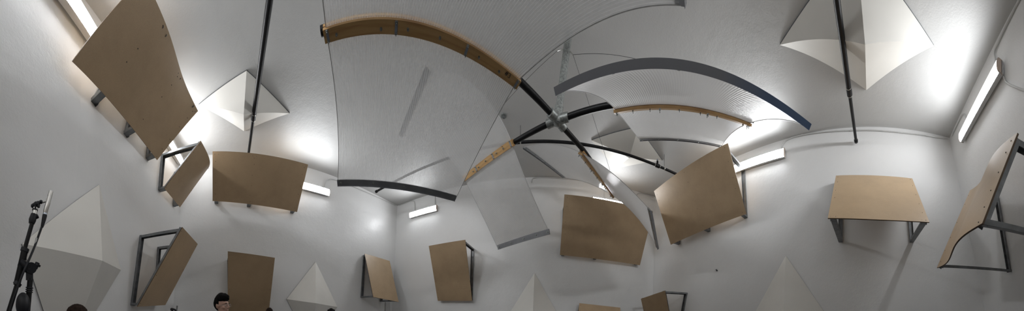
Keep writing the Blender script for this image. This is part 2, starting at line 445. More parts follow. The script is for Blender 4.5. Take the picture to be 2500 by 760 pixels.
# ------------------------------------------------------------------ white pyramids
def pyramid(pts, apex, label, nrm, group='white pyramid diffusers'):
    """pts: base corners in order, on the surface; apex; nrm = surface normal into the room"""
    c = sum(pts, Vector())/len(pts)
    root = thing('pyramid_diffuser', c, label, 'sound diffuser', group)
    mb = MB(); lift = nrm*.016; n = len(pts)
    if (pts[1]-pts[0]).cross(pts[2]-pts[0]).dot(nrm) < 0: pts = pts[::-1]
    P = [p+lift for p in pts]
    for i in range(n):
        a, b = P[i], P[(i+1) % n]; mb.add([a, b, apex], [(0, 1, 2)])
    mb.build('pyramid_shell', M['cream'], root)
    tr = MB()
    for i in range(n):
        a, b = pts[i], pts[(i+1) % n]
        tr.add([a, b, b+lift, a+lift], [(0, 1, 2, 3)])
    tr.add([p+nrm*.001 for p in pts], [tuple(range(n))[::-1]])
    tr.build('edge_trim', M['steel'], root)
    return root
def pyr_wall(w, px, apx, s, label):
    pts = [hit(w, *p) for p in px]; n = near(w, sum(pts, Vector())/len(pts)+Vector((0, 0, .0)))[1]
    if n.dot(-pts[0]) < 0: n = -n
    pyramid(pts, hit(w, apx[0], apx[1], s), label, n)
def pyr_ceil(px, apx, drop, label):
    pts = [at_z(*p) for p in px]; pyramid(pts, at_z(apx[0], apx[1], H-drop), label, Vector((0, 0, -1)))
pyr_ceil([(485, 254), (602, 170), (707, 275), (596, 319)], (595, 280), .42, 'white pyramid on the ceiling behind the left black pole')
# the fourth corner of this one lies beyond the top edge
a, b, c = at_z(1904, 107), at_z(2115, 218), at_z(2280, 109)
d4 = (at_z(1975, 0)-a); d5 = (at_z(2207, 0)-c)
A2 = np.array([[d4.x, -d5.x], [d4.y, -d5.y]]); sol = np.linalg.solve(A2, np.array([(c-a).x, (c-a).y]))
dd = a+d4*sol[0]
print('PYR', a, b, c, dd)
pyramid([a, b, c, dd], at_z(2112, 109, H-.42), 'white pyramid on the ceiling crossed by the right black pole', Vector((0, 0, -1)))
pyr_ceil([(1444, 341), (1558, 309), (1617, 391), (1503, 411)], (1536, 386), .26, 'small looking white pyramid on the far ceiling behind the long black pole')
pyr_wall('N', [(240, 452), (52, 597), (149, 896), (293, 660)], (250, 637), .42, 'big white pyramid on the left wall behind the microphone stand')
pyr_wall('A', [(770, 640), (699, 731), (757, 845), (823, 750)], (771, 741), .42, 'white pyramid low on the left wall beside the dark-haired head')
pyr_wall('B', [(1305, 667), (1230, 788), (1300, 862), (1373, 788)], (1300, 790), .42, 'white pyramid low on the far wall, only its tip in view')
pyr_wall('C', [(1919, 625), (1828, 793), (1920, 905), (2036, 797)], (1911, 800), .42, 'white pyramid low on the right wall left of the table-like board')

# ------------------------------------------------------------------ tube lights
def fixture(w, a, b, label, L=None):
    p, q = hit(w, *a, .01), hit(w, *b, .01); z = (p.z+q.z)/2
    p = Vector((p.x, p.y, z)); q = Vector((q.x, q.y, z))
    if L: q = p+(q-p).normalized()*L
    ax = (q-p); n = near(w, (p+q)/2)[1]; n = Vector((n.x, n.y, 0)).normalized()
    # sit flat on the wall
    p = near(w, p)[0]+n*.012; q = near(w, q)[0]+n*.012
    p.z = q.z = z; ax = (q-p).normalized(); n = Vector((-ax.y, ax.x, 0)); 
    if n.dot(Vector((0, 2, 0))-p) < 0: n = -n
    up = Vector((0, 0, 1)); Ln = (q-p).length; c = (p+q)/2
    root = thing('tube_light', c, label, 'light', 'tube lights high on the walls')
    m = MB(); m.box(c+n*.018, ax*Ln/2, up*.080, n*.018); m.box(c+n*.048, ax*(Ln/2-.004), up*.090, n*.014); m.build('fixture_body', M['body'], root)
    prof = [(a*1.4, b) for a, b in [(-.060, .056), (-.061, .064), (-.056, .080), (-.042, .092), (-.018, .098), (.018, .098), (.042, .092), (.056, .080), (.061, .064), (.060, .056)]]
    m = MB(); L0 = Ln/2-.014; vs = []
    for s in (-1, 1):
        for (u, d) in prof: vs.append(c+ax*s*L0+up*u+n*d)
    k = len(prof)
    m.add(vs, [(i, (i+1) % k, k+(i+1) % k, k+i) for i in range(6)], True)
    m.add(vs, [(i, (i+1) % k, k+(i+1) % k, k+i) for i in range(6, k)], False, None, 1)      # added light block: upper lens facets made opaque to dim the ceiling glow
    m.build('lit_lens', [M['lens'], M['body']], root)
    for s in (-1, 1):
        m = MB(); vs = []
        for t in (0, .014):
            for (u, d) in prof: vs.append(c+ax*s*(L0+t)+up*u*1.02+n*(d+(.002 if d > .06 else -.04)))
        m.add(vs, [(i, (i+1) % k, k+(i+1) % k, k+i) for i in range(k)]+[tuple(range(k)), tuple(range(k, 2*k))]); m.build('end_cap', M['cap'], root)
fixture('N', (232, 106), (128, -20), 'tube light high on the left wall above the large brown board', 1.22)
fixture('N', (437, 393), (395, 335), 'tube light seen through the open frame of the narrow board', 1.22)
fixture('A', (801, 473), (740, 457), 'tube light right of the wide tan board', 1.22)
fixture('B', (1003, 528), (1069, 509), 'short looking tube light on the far wall beside the far left corner')
fixture('B', (1524, 506), (1440, 488), 'tube light mostly hidden behind the broad dark board', .97)
fixture('C', (1918, 383), (1790, 414), 'tube light on the right wall behind the large brown board', 1.22)
fixture('N', (2352, 335), (2451, 172), 'big tube light high on the near wall at the right, with a beige end cap')

# ------------------------------------------------------------------ conduits
def smooth(pts, it=2):
    for _ in range(it):
        o = [pts[0]]
        for a, b in zip(pts, pts[1:]): o += [a*.75+b*.25, a*.25+b*.75]
        pts = o+[pts[-1]]
    return pts
def conduit(spec, label, r=.011, clips=()):
    """spec: (wall, x, y) with z capped just below the ceiling"""
    pts = []
    for (w, x, y) in spec:
        p = hit(w, x, y, .018); p.z = min(p.z, H-.016)
        q, n, _ = near(w, p); p = q+n*.016; p.z = min(p.z, H-.016); pts.append(p)
    dens = []
    for a, b in zip(pts, pts[1:]):
        k = max(1, int((b-a).length/.35)); dens += [a.lerp(b, i/k) for i in range(k)]
    dens.append(pts[-1]); pts2 = smooth(dens, 2)
    root = thing('conduit', sum(pts2, Vector())/len(pts2), label, 'conduit', 'painted conduits along the ceiling')
    m = MB(); m.tube(pts2, r, 10); m.build('pipe_run', M['conduit'], root)
    for (w, x, y) in clips:
        p = hit(w, x, y, .018); p.z = min(p.z, H-.016)
        bi = min(range(len(pts2)-1), key=lambda i: (pts2[i]-p).length); t = (pts2[bi+1]-pts2[bi]).normalized()
        m = MB(); m.tube([pts2[bi]-t*.02, pts2[bi]+t*.02], r*1.35, 10); m.build('coupling', M['conduit'], root)
conduit([('C', 1908, 372), ('C', 1909, 352), ('C', 1925, 338), ('C', 1962, 329), ('C', 2070, 319), ('C', 2200, 324), ('C', 2290, 336), ('C', 2314, 338)], 'white conduit along the top of the right wall behind the black pole end', clips=[('C', 1962, 329), ('C', 2077, 319), ('C', 2258, 333)])
conduit([('N', 2323, 332), ('N', 2345, 285), ('N', 2352, 276), ('N', 2360, 290), ('N', 2364, 303)], 'short white conduit bending down to the lower end of the big tube light')
conduit([('N', 2492, -10), ('N', 2432, 112), ('N', 2426, 128), ('N', 2430, 148), ('N', 2438, 166)], 'long white conduit running down the right top corner to the big tube light')
conduit([('N', 2449, 188), ('N', 2456, 202), ('N', 2475, 212), ('N', 2510, 224)], 'white conduit leaving the beige end of the big tube light to the right')
conduit([('B', 1062, 508), ('B', 1062, 470)], 'thin vertical conduit at the right end of the short far light')
conduit([('B', 1013, 520), ('B', 1013, 494), ('B', 1008, 489), ('B', 985, 497), ('B', 974, 502)], 'white conduit from the short far light to the far left corner')
conduit([('A', 966, 502), ('A', 920, 481), ('A', 874, 461), ('A', 812, 437), ('A', 799, 438), ('A', 794, 447), ('A', 791, 462)], 'white conduit along the left wall top ending at the light beside the tan board')
conduit([('B', 1298, 446), ('B', 1299, 436), ('B', 1308, 432), ('B', 1340, 431), ('B', 1380, 433), ('B', 1430, 438)], 'white conduit on the far wall ending behind the hanging clear panel')
conduit([('B', 1552, 500), ('B', 1552, 478), ('B', 1561, 470), ('B', 1596, 482)], 'short bent white conduit beside the far right corner')
conduit([('B', 1475, 484), ('B', 1475, 446)], 'thin vertical conduit above the half hidden far light', r=.006)

# ------------------------------------------------------------------ black pipes under the ceiling
def pole(p, q, label, joints=(), rods=(), r1=.027, thick_from=None, cap=True):
    root = thing('ceiling_pipe', (p+q)/2, label, 'pipe', None)
    d = (q-p).normalized()
    m = MB()
    if thick_from:
        a, b = thick_from; m.tube([p, p.lerp(q, a)], r1, 18); m.tube([p.lerp(q, a), p.lerp(q, b)], r1*1.35, 18); m.tube([p.lerp(q, b), q], r1, 18)
    else: m.tube([p, q], r1, 18)
    m.build('pipe', M['black'], root)
    for t in joints:
        c = p.lerp(q, t); m = MB(); m.tube([c-d*.05, c+d*.05], r1*1.5, 18); m.build('coupling', M['black'], root)
        for s in (-1, 1):
            m = MB(); m.tube([c+d*s*.052, c+d*s*.058], r1*1.52, 18); m.build('coupling_ring', M['chrome'], root)
    for e, s in ((p, -1), (q, 1)):
        m = MB(); m.tube([e-d*s*.03, e+d*s*.012], r1*1.35, 18); m.build('end_cap', M['black'], root)
    for t in rods:
        c = p.lerp(q, t); m = MB(); m.tube([c, Vector((c.x, c.y, H))], .004, 8); m.build('hanger_rod', M['wire'], root)
        m = MB(); m.tube([c-d*.012, c+d*.012], r1*1.3, 18); m.build('hanger_clip', M['chrome'], root)
    return root
ZP = 3.08
pr = at_z(2090, 345, ZP); pl_ = at_z(613, 330, ZP); dirp = (pl_-pr).normalized(); pe = pr+dirp*((-4.42-pr.x)/dirp.x)
j1 = at_z(2083, 222, ZP); tj = (j1-pr).length/(pe-pr).length
pole(pr, pe, 'long black pipe crossing overhead from the right wall to the left wall', joints=(tj, 1-tj*1.35), rods=(.3, .7), thick_from=(tj, 1-tj*1.35))
fr_ = at_z(1650, 425, ZP); fl = at_z(912, 465, ZP)
df = (fr_-at_z(1300, 346, ZP)).normalized(); fe = fr_+df*.30
flp = fr_-df*((fr_-fl).length)
t605 = (at_z(1606, 404, ZP)-fe).length/(flp-fe).length; t620 = (at_z(1622, 412, ZP)-fe).length/(flp-fe).length
far = pole(fe, flp, 'long black pipe hung under the far ceiling behind the cross', joints=(), rods=(t620, .5, .95))
c = fe.lerp(flp, t605); d = (flp-fe).normalized()
m = MB(); m.tube([c-d*.045, c+d*.045], .04, 18); m.tube([c, c+Vector((0, 0, .10))], .022, 14); m.build('tee_fitting', M['black'], far)
m = MB(); m.tube([c+Vector((0, 0, .10)), c+Vector((0, 0, .14))], .018, 12); m.build('tee_plug', M['zinc'], far)
for s in (-1, 1):
    m = MB(); m.tube([c+d*s*.062-d*.004, c+d*s*.062+d*.004], .033, 16); m.build('coupling_ring', M['chrome'], far)

# ------------------------------------------------------------------ the turning cross with its clear panels
ZH = 2.3
hub = at_z(1361, 293, ZH)
rot = thing('rotating_diffuser', hub, 'big cross of black pipes carrying four curved clear corrugated panels, hung in mid room', 'rotating diffuser')
top = at_z(1389, 82, H)
m = MB(); m.tube([top, hub+(top-hub).normalized()*.02], .045, 20); m.build('shaft', M['galv'], rot)
sd = (hub-top).normalized()
# hub: a cross fitting
PAD = {  # board ends (outer, inner) and edge strips (outer, inner)
 1: dict(bo=(797, 82), bi=(1262, 200)),
 2: dict(bo=(1133, 437), bi=(1250, 350)),
 3: dict(bo=(1830, 301), bi=(1503, 268)),
 4: dict(bo=(1496, 478), bi=(1420, 374)),
}
def solve(Bo, Bi, so, si):
    v = Bi-Bo; ro, ri = at_z(*so, 1.), at_z(*si, 1.)
    A = np.array([[-ro.x, ri.x], [-ro.y, ri.y], [-.5, .5]]); b = np.array([v.x, v.y, 0])
    z = np.linalg.lstsq(A, b, rcond=None)[0]
    return at_z(*so, float(z[0])), at_z(*si, float(z[1]))
for k, d in PAD.items():
    d['Bo'], d['Bi'] = at_z(*d['bo'], ZH), at_z(*d['bi'], ZH)
P1, P2, P3, P4 = (PAD[k] for k in (1, 2, 3, 4))
P1['A'] = solve(P1['Bo'], P1['Bi'], (824, 452), (1111, 489))
bi = at_r(1670, 14, 1.5); P1['B'] = (bi+(P1['Bo']-P1['Bi']), bi)
P2['A'] = solve(P2['Bo'], P2['Bi'], (1216, 608), (1342, 570))
P2['B'] = solve(P2['Bo'], P2['Bi'], (975, 330), (1041, 165))
P3['A'] = solve(P3['Bo'], P3['Bi'], (1762, 358), (1562, 342))
P3['B'] = solve(P3['Bo'], P3['Bi'], (1976, 310), (1356, 224))
P4['A'] = (at_r(1606, 608, 4.3), at_r(1588, 515, 3.0))
P4['B'] = solve(P4['Bo'], P4['Bi'], (1376, 434), (1278, 361))
for k, d in PAD.items():
    print('PAD', k, [tuple(round(c, 2) for c in p) for p in (d['Bo'], d['Bi'], *d['A'], *d['B'])])
P1['straight'] = True
TW = {1: 0, 2: 0, 3: 0, 4: 0}
CTL = globals().get('CTL', {})
m = MB(); m.sphere(hub, .068, 20, 12)
for k, d in PAD.items():
    a = (d['Bi']-hub); a.z = 0; a.normalize(); m.tube([hub, hub+a*.14], .052, 18)
m.tube([hub, hub-sd*.16], .055, 18); m.tube([hub, hub+sd*.05], .05, 18)
m.build('hub_fitting', M['galv'], rot)
m = MB(); m.tube([hub+sd*.045, hub+sd*.055], .034, 16); m.build('hub_plug', M['black'], rot)

def board_text(surfp, ax, ay, n, txt, size):
    """hand drawn numerals as thin strokes"""
    strokes = {'#': [[(.2, 0), (.35, 1)], [(.55, 0), (.7, 1)], [(.0, .35), (.85, .35)], [(.05, .68), (.9, .68)]],
               '3': [[(.0, .85), (.3, 1), (.6, .85), (.55, .6), (.25, .52), (.6, .42), (.65, .15), (.3, 0), (.0, .12)]],
               '2': [[(.0, .8), (.25, 1), (.6, .85), (.55, .55), (.0, 0), (.65, .02)]]}
    m = MB(); x0 = 0
    for ch in txt:
        for st in strokes[ch]:
            m.tube([surfp+ax*((x0+x)*size)+ay*(y*size)+n*.001 for x, y in st], .0022, 6)
        x0 += 1.05
    return m
for k, d in PAD.items():
    Bo, Bi = d['Bo'], d['Bi']; ax = (Bi-Bo); Lb = ax.length; ax.normalize()
    A0, A1 = d['A']; C0, C1 = d['B']
    cen = (Bo+Bi)/2; mA, mC = (A0+A1)/2, (C0+C1)/2
    t = (mA-mC); t = (t-ax*t.dot(ax)).normalized(); t = d.get('t', t)
    nn = ax.cross(t).normalized()
    if nn.dot(-cen) < 0: nn = -nn          # the side seen from below
    # sheet: one continuous curved twin-wall sheet through the board
    NU, NV = 30, 16; rows = []; UV = []
    kA, kC = d.get('kA', .5), d.get('kC', .5)
    for i in range(NU+1):
        u = i/NU; b = Bo.lerp(Bi, u); a = A0.lerp(A1, u); c = C0.lerp(C1, u); row = []; ur = []
        for j in range(-NV, NV+1):
            s = abs(j)/NV; e, kk, sg = (a, kA, 1) if j >= 0 else (c, kC, -1)
            ctl = b+t*sg*(e-b).length*kk
            if sg < 0 and d.get('straight'): ctl = (b+e)/2
            p = b*(1-s)**2+ctl*2*s*(1-s)+e*s*s
            row.append(p-nn*.0); ur.append((u*Lb, j/NV*1.45))
        rows.append(row); UV.append(ur)
    m = MB(); m.grid(rows, UV, 0, 0); sh = m.build('polycarbonate_sheet', M['poly'], rot)
    tag(sh, label='clear corrugated plastic panel')
    for row in (rows[0], rows[-1]):
        m = MB(); m.tube(row, .0038, 6); m.build('panel_edge', M['edge'], sh)
    # arm pipe behind the board, from the hub outwards
    end = Bo-ax*.05-nn*.045
    a0 = hub+(Bi-hub).normalized()*.12
    m = MB(); m.tube([a0, Bi-nn*.045+ax*.0, end], .034, 18); m.build('arm_pipe', M['black'], rot)
    # timber board
    W2, T2 = .041, .014
    cb = cen+nn*(T2+.006)
    m = MB(); m.box(cb, ax*(Lb/2+.02), t*W2, nn*T2)
    bd = m.build('timber_board', M['wood'], rot)
    m = MB(); m.box(cen-nn*(T2+.006), ax*(Lb/2+.02), t*W2, nn*T2); m.build('timber_board', M['wood'], rot)
    face = cb+nn*T2
    for u in (-.985, -.36+.02, .36, .985):
        c = face+ax*(u*Lb/2)
        m = MB(); m.box(c+nn*.002, t*(W2*.93), ax*.011, nn*.002); m.build('clamp_plate', M['zinc'], bd)
        for s in (-1, 1):
            m = MB(); m.tube([c+t*s*W2*.75, c+t*s*W2*.75+nn*.012], .009, 6); m.tube([c+t*s*W2*.75+nn*.012, c+t*s*W2*.75+nn*.03], .004, 8); m.build('clamp_bolt', M['galv'], bd)
    for u in (-.9, -.48, -.23, .08, .5, .75):
        c = face+ax*(u*Lb/2)+t*R.uniform(-.01, .01)
        m = MB(); m.tube([c, c+nn*.010], .010, 8); m.tube([c+nn*.010, c+nn*.024], .004, 8); m.build('bolt', M['galv'], bd)
    if k in (1, 2):
        pos = face+ax*(Lb/2-.16)-t*.0
        mm = board_text(pos, ax*1.0, t*(-1.0), nn, '#3' if k == 1 else '2', .035); mm.build('pencil_mark', M['ink'], bd)
    # edge strips: L-section
    for (e0, e1), kk, nm in ((d['A'], kA, 'edge_angle'), (d['B'], kC, 'edge_angle')):
        mid = (e0+e1)/2; sg = 1 if (e0, e1) == d['A'] else -1
        ctl = cen+t*sg*(mid-cen).length*kk; tg = (mid-ctl).normalized(); ea = (e1-e0).normalized()
        tg = (tg-ea*tg.dot(ea)).normalized(); en = ea.cross(tg).normalized()
        if en.dot(-mid) < 0: en = -en
        hw = .040
        m = MB(); m.box(mid-tg*hw*.7+en*.006, ea*(e1-e0).length/2, tg*hw, en*.002)
        m.box(mid+tg*hw*.32+en*.0, ea*(e1-e0).length/2, tg*.002, en*.02)
        m.box(mid-tg*hw*.7-en*.008, ea*(e1-e0).length/2, tg*hw, en*.002)
        st = m.build(nm, M['grey_blue'] if (k == 3 and sg < 0) else M['alu'], rot)
        for u in (.03, .3, .55, .78, .97):
            c = e0.lerp(e1, u)-tg*hw*.7
            m = MB(); m.tube([c+en*.008, c+en*.011], .018, 14); m.tube([c+en*.011, c+en*.018], .009, 6); m.build('edge_bolt', M['galv'], st)
# wires from the shaft head
def wire(pts, r=.0022):
    m = MB(); m.tube(pts, r, 6); return m.build('stay_wire', M['wire'], rot)
zt = 3.22
w1a, w2a = at_z(1360, 125, 3.1), at_z(1399, 134, 3.1)
for p in (w1a, w2a):
    m = MB(); m.tube([top.lerp(hub, .17), p], .006, 8); m.build('stay_bracket', M['chrome'], rot)
c2 = P2['Bi'].lerp(P2['B'][1], .55)
wire([w1a, at_z(1203, 286, 2.75)])
wire([w2a, at_z(1655, 182, 2.75)])
wire([w2a, at_r(1489, 416, 3.2)])

# ------------------------------------------------------------------ small things
def blob(name, p, n, label, cat):
    root = thing(name, p, label, cat); m = MB()
    t = Vector((1, 0, 0)) if abs(n.x) < .8 else Vector((0, 1, 0)); t = (t-n*t.dot(n)).normalized(); b = n.cross(t)
    return root, t, b
p = at_z(1230, 282); root, t, b = blob('ceiling_anchor', p, Vector((0, 0, -1)), 'small round steel anchor plate on the bare ceiling left of the hub', 'anchor')
m = MB(); m.tube([p, p+Vector((0, 0, -.02))], .05, 12); m.build('anchor_plate', M['galv'], root)
m = MB(); m.tube([p+Vector((0, 0, -.02)), p+Vector((0, 0, -.05))], .022, 6); m.build('anchor_nut', M['steel'], root)
p = hit('C', 1751, 661); n = near('C', p)[1]; root, t, b = blob('wall_hook', p, n, 'tiny black hook on the bare right wall', 'hook')
m = MB(); m.tube([p, p+n*.012], .014, 12); m.build('hook_plate', M['rubber'], root)
m = MB(); m.tube([p+n*.012, p+n*.05, p+n*.055+Vector((0, 0, .02))], .007, 8); m.tube([p+n*.02-b*.03, p+n*.03, p+n*.02+b*.02], .006, 8); m.build('hook_arm', M['rubber'], root)
# white trunking post in the far left corner, below the light tan board
p = hit('A', 945, 752, .03); q, n, _ = near('A', p); ta = Vector((n.y, -n.x, 0))
root = thing('wall_trunking', (q.x, q.y, -FZ), 'white vertical trunking near the far left corner below the light tan board', 'trunking')
m = MB(); zt_ = hit('A', 945, 738).z; m.box(Vector((q.x, q.y, (zt_-FZ)/2))+n*.03, ta*.085, Vector((0, 0, (zt_+FZ)/2)), n*.028); m.build('trunking_body', M['conduit'], root)
m = MB(); m.tube([Vector((q.x, q.y, -FZ))+n*.02-ta*.14, Vector((q.x, q.y, zt_))+n*.02-ta*.14], .011, 10); m.build('trunking_pipe', M['conduit'], root)

# ------------------------------------------------------------------ microphone stand in front at the left
def stand():
    r = .88
    P = lambda x, y, rr=r: at_r(x, y, rr)
    root = thing('microphone_stand', Vector((P(45, 760).x, P(45, 760).y, -FZ)), 'black boom microphone stand with a cable in front of the left wall', 'microphone stand')
    bd = lambda m, nm, mt, par=root, lab=None: tag(m.build(nm, M[mt], par), label=lab)
    a, b, c, d = P(-10, 835), P(42, 695), P(61, 608), P(84, 520)
    base = Vector((P(66, 760).x, P(66, 760).y, -FZ))
    m = MB(); m.tube([P(20, 765), P(42, 695)], .011, 16); bd(m, 'boom_tail', 'black')
    m = MB(); m.tube([P(41, 697), P(61, 609)], .0155, 18); bd(m, 'boom_sleeve', 'black')
    for q in ((40, 697, 45, 690), (59, 615, 62, 607)):
        m = MB(); m.tube([P(q[0], q[1]), P(q[2], q[3])], .0185, 18); bd(m, 'sleeve_collar', 'rubber')
    m = MB(); m.tube([P(60, 610), P(79, 543)], .0092, 16); bd(m, 'boom_tube', 'black')
    m = MB(); m.tube([P(77, 546), P(79, 538), P(83, 524)], [.013, .0165, .0135], 18); bd(m, 'clutch', 'rubber')
    m = MB(); m.tube([P(83, 533), P(93, 528)], .009, 10); bd(m, 'clutch_knob', 'rubber')
    m = MB(); m.tube([P(84, 524), P(86.5, 508)], .011, 16); bd(m, 'threaded_tip', 'chrome')
    m = MB(); m.tube([P(85, 515), P(85.6, 512)], .0125, 16); bd(m, 'tip_ring', 'rubber')
    m = MB(); m.tube([P(84, 509), P(88, 508)], .014, 16); m.sphere(P(89, 500), .0135, 14, 10); m.tube([P(82, 503), P(96, 497)], .011, 14); m.tube([P(92, 506), P(93, 494)], .010, 12); bd(m, 'swivel_clip', 'rubber')
    m = MB(); m.sphere(P(80.5, 503), .0095, 12, 8); bd(m, 'swivel_knob', 'rubber')
    m = MB(); m.sphere(P(100, 493.5), .0085, 12, 8); bd(m, 'swivel_knob', 'rubber')
    m = MB(); m.tube([P(100, 495.5), P(116, 492)], .0038, 10); m.tube([P(113, 499), P(114, 486), P(122, 484)], .0032, 8); bd(m, 'clip_spring', 'chrome')
    # upright with big joint
    m = MB(); m.tube([P(76, 655, .9), P(76, 655, .86)], .024, 20); m.tube([P(72, 660), P(50, 640)], .02, 14); m.box(P(72, 672), (P(80, 672)-P(72, 672))*1.1, Vector((0, 0, .022)), ray(72, 672).normalized()*.012); bd(m, 'tilt_joint', 'rubber')
    m = MB(); m.tube([P(86, 656, .87), P(92, 642, .87)], .010, 10); m.tube([P(91, 650, .87), P(93, 646, .87)], .013, 10); bd(m, 'tilt_knob', 'rubber')
    m = MB(); m.tube([P(74, 680), P(67, 760), base+Vector((0, 0, .08))], .0125, 16); bd(m, 'upright', 'black')
    for y in (702, 707, 712):
        x = 74-(y-680)*7/80.; m = MB(); m.tube([P(x, y), P(x-.3, y+2.6)], .0165, 18); bd(m, 'ring', 'rubber')
    m = MB(); rotm = Matrix.Rotation(.0, 3, 'Z')
    m.sphere(P(56, 745, .84), .030, 20, 14, scale=(1, 1, 1.7)); bd(m, 'counterweight', 'rubber')
    for k in range(3):
        an = .4+k*2*math.pi/3; m = MB(); m.tube([base+Vector((0, 0, .20)), base+Vector((.33*math.cos(an), .33*math.sin(an), .012))], .010, 12); bd(m, 'leg', 'black')
        m = MB(); m.sphere(base+Vector((.33*math.cos(an), .33*math.sin(an), .014)), .014, 10, 8); bd(m, 'foot', 'rubber')
    # microphone (held in the clip) and its cable are things of their own
    mic = thing('microphone', P(117, 495), 'slim silver measurement microphone pointing up from the clip', 'microphone')
    m = MB(); m.tube([P(109.8, 523), P(111, 516), P(117.5, 495)], [.0085, .0105, .0105], 18); m.build('microphone_body', M['chrome'], mic)
    m = MB(); m.tube([P(117.5, 495), P(124.5, 468)], .0095, 18); m.tube([P(121, 480), P(122, 477)], .0101, 18); m.build('microphone_capsule', M['chrome'], mic)
    m = MB(); m.tube([P(109.4, 525), P(110, 521.5)], .0095, 16); m.build('connector_ring', M['zinc'], mic)
    cab = thing('microphone_cable', P(87, 590), 'black cable running from the silver microphone down along the boom', 'cable')
    m = MB(); m.tube([P(109.3, 526), P(107, 537), P(102.5, 555)], [.0105, .0095, .0062], 16); m.build('cable_plug', M['rubber'], cab)
    pts = smooth([P(102.5, 553), P(95, 573), P(87, 597), P(72, 632, .86), P(56, 668, .85), P(42, 705, .85), P(28, 745, .85), P(20, 790, .85), P(15, 900, .85)], 2)
    m = MB(); m.tube(pts, .0052, 12); m.build('cable_line', M['rubber'], cab)
    m = MB(); m.tube([P(90, 582), P(86, 599)], .0062, 12); m.build('cable_tag', M['conduit'], cab)
stand()
# a second, far smaller stand: only the microphone tip shows at the bottom edge
P = lambda x, y: at_r(x, y, 3.0)
root = thing('microphone_stand', Vector((P(421, 760).x, P(421, 760).y, -FZ)), 'distant microphone stand whose tip shows below the narrow trapezoid frame', 'microphone stand')
m = MB(); m.tube([P(421, 757), Vector((P(421, 757).x, P(421, 757).y, -FZ+.05))], .012, 12); m.build('upright', M['black'], root)
m = MB(); m.tube([P(417.5, 757), P(420, 754.5), P(426, 756.5), P(430, 759)], .014, 10); m.sphere(P(419, 756), .022, 10, 8); m.build('swivel_clip', M['rubber'], root)
for k in range(3):
    an = k*2*math.pi/3; b0 = Vector((P(421, 757).x, P(421, 757).y, -FZ)); m = MB(); m.tube([b0+Vector((0, 0, .2)), b0+Vector((.3*math.cos(an), .3*math.sin(an), .012))], .010, 10); m.build('leg', M['black'], root)
root = thing('microphone', P(431.5, 754), 'tiny grey microphone at the bottom edge left of the man in glasses', 'microphone')
m = MB(); m.tube([P(431, 762), P(432.5, 747)], .0105, 12); m.build('microphone_body', M['steel'], root)
m = MB(); m.tube([P(430.7, 765), P(431, 762)], .009, 12); m.build('connector_ring', M['zinc'], root)

# ------------------------------------------------------------------ people (only the heads reach into the picture)
def capsules(segs, voxel, smooth_it=3, extra=None):
    """union of tapered limbs as one continuous surface"""
    mb = MB()
    for (a, b, ra, rb) in segs:
        a, b = Vector(a), Vector(b); d = b-a; L = max(d.length, 1e-4); d.normalize()
        pts = []; rads = []; n = 4
        for i in range(n+1):
            x = -math.pi/2+math.pi/2*i/n; pts.append(a+d*(ra*math.sin(x))); rads.append(max(ra*math.cos(x), .0006))
        for i in range(n+1):
            x = math.pi/2*i/n; pts.append(b+d*(rb*math.sin(x))); rads.append(max(rb*math.cos(x), .0006))
        # fix order when caps overlap
        mb.tube(pts, rads, 14)
    if extra: extra(mb)
    me = bpy.data.meshes.new('tmp'); me.from_pydata(mb.v, [], mb.f); me.update()
    o = bpy.data.objects.new('tmp', me); COL.objects.link(o)
    r = o.modifiers.new('r', 'REMESH'); r.mode = 'VOXEL'; r.voxel_size = voxel; r.use_smooth_shade = True
    s = o.modifiers.new('s', 'SMOOTH'); s.iterations = smooth_it; s.factor = .5
    dg = bpy.context.evaluated_depsgraph_get(); dg.update()
    out = bpy.data.meshes.new_from_object(o.evaluated_get(dg))
    bpy.data.objects.remove(o); bpy.data.meshes.remove(me)
    return out
def ellipsoid(mb, c, s, rot=None): mb.sphere(c, 1., 22, 14, scale=s, rot=rot)
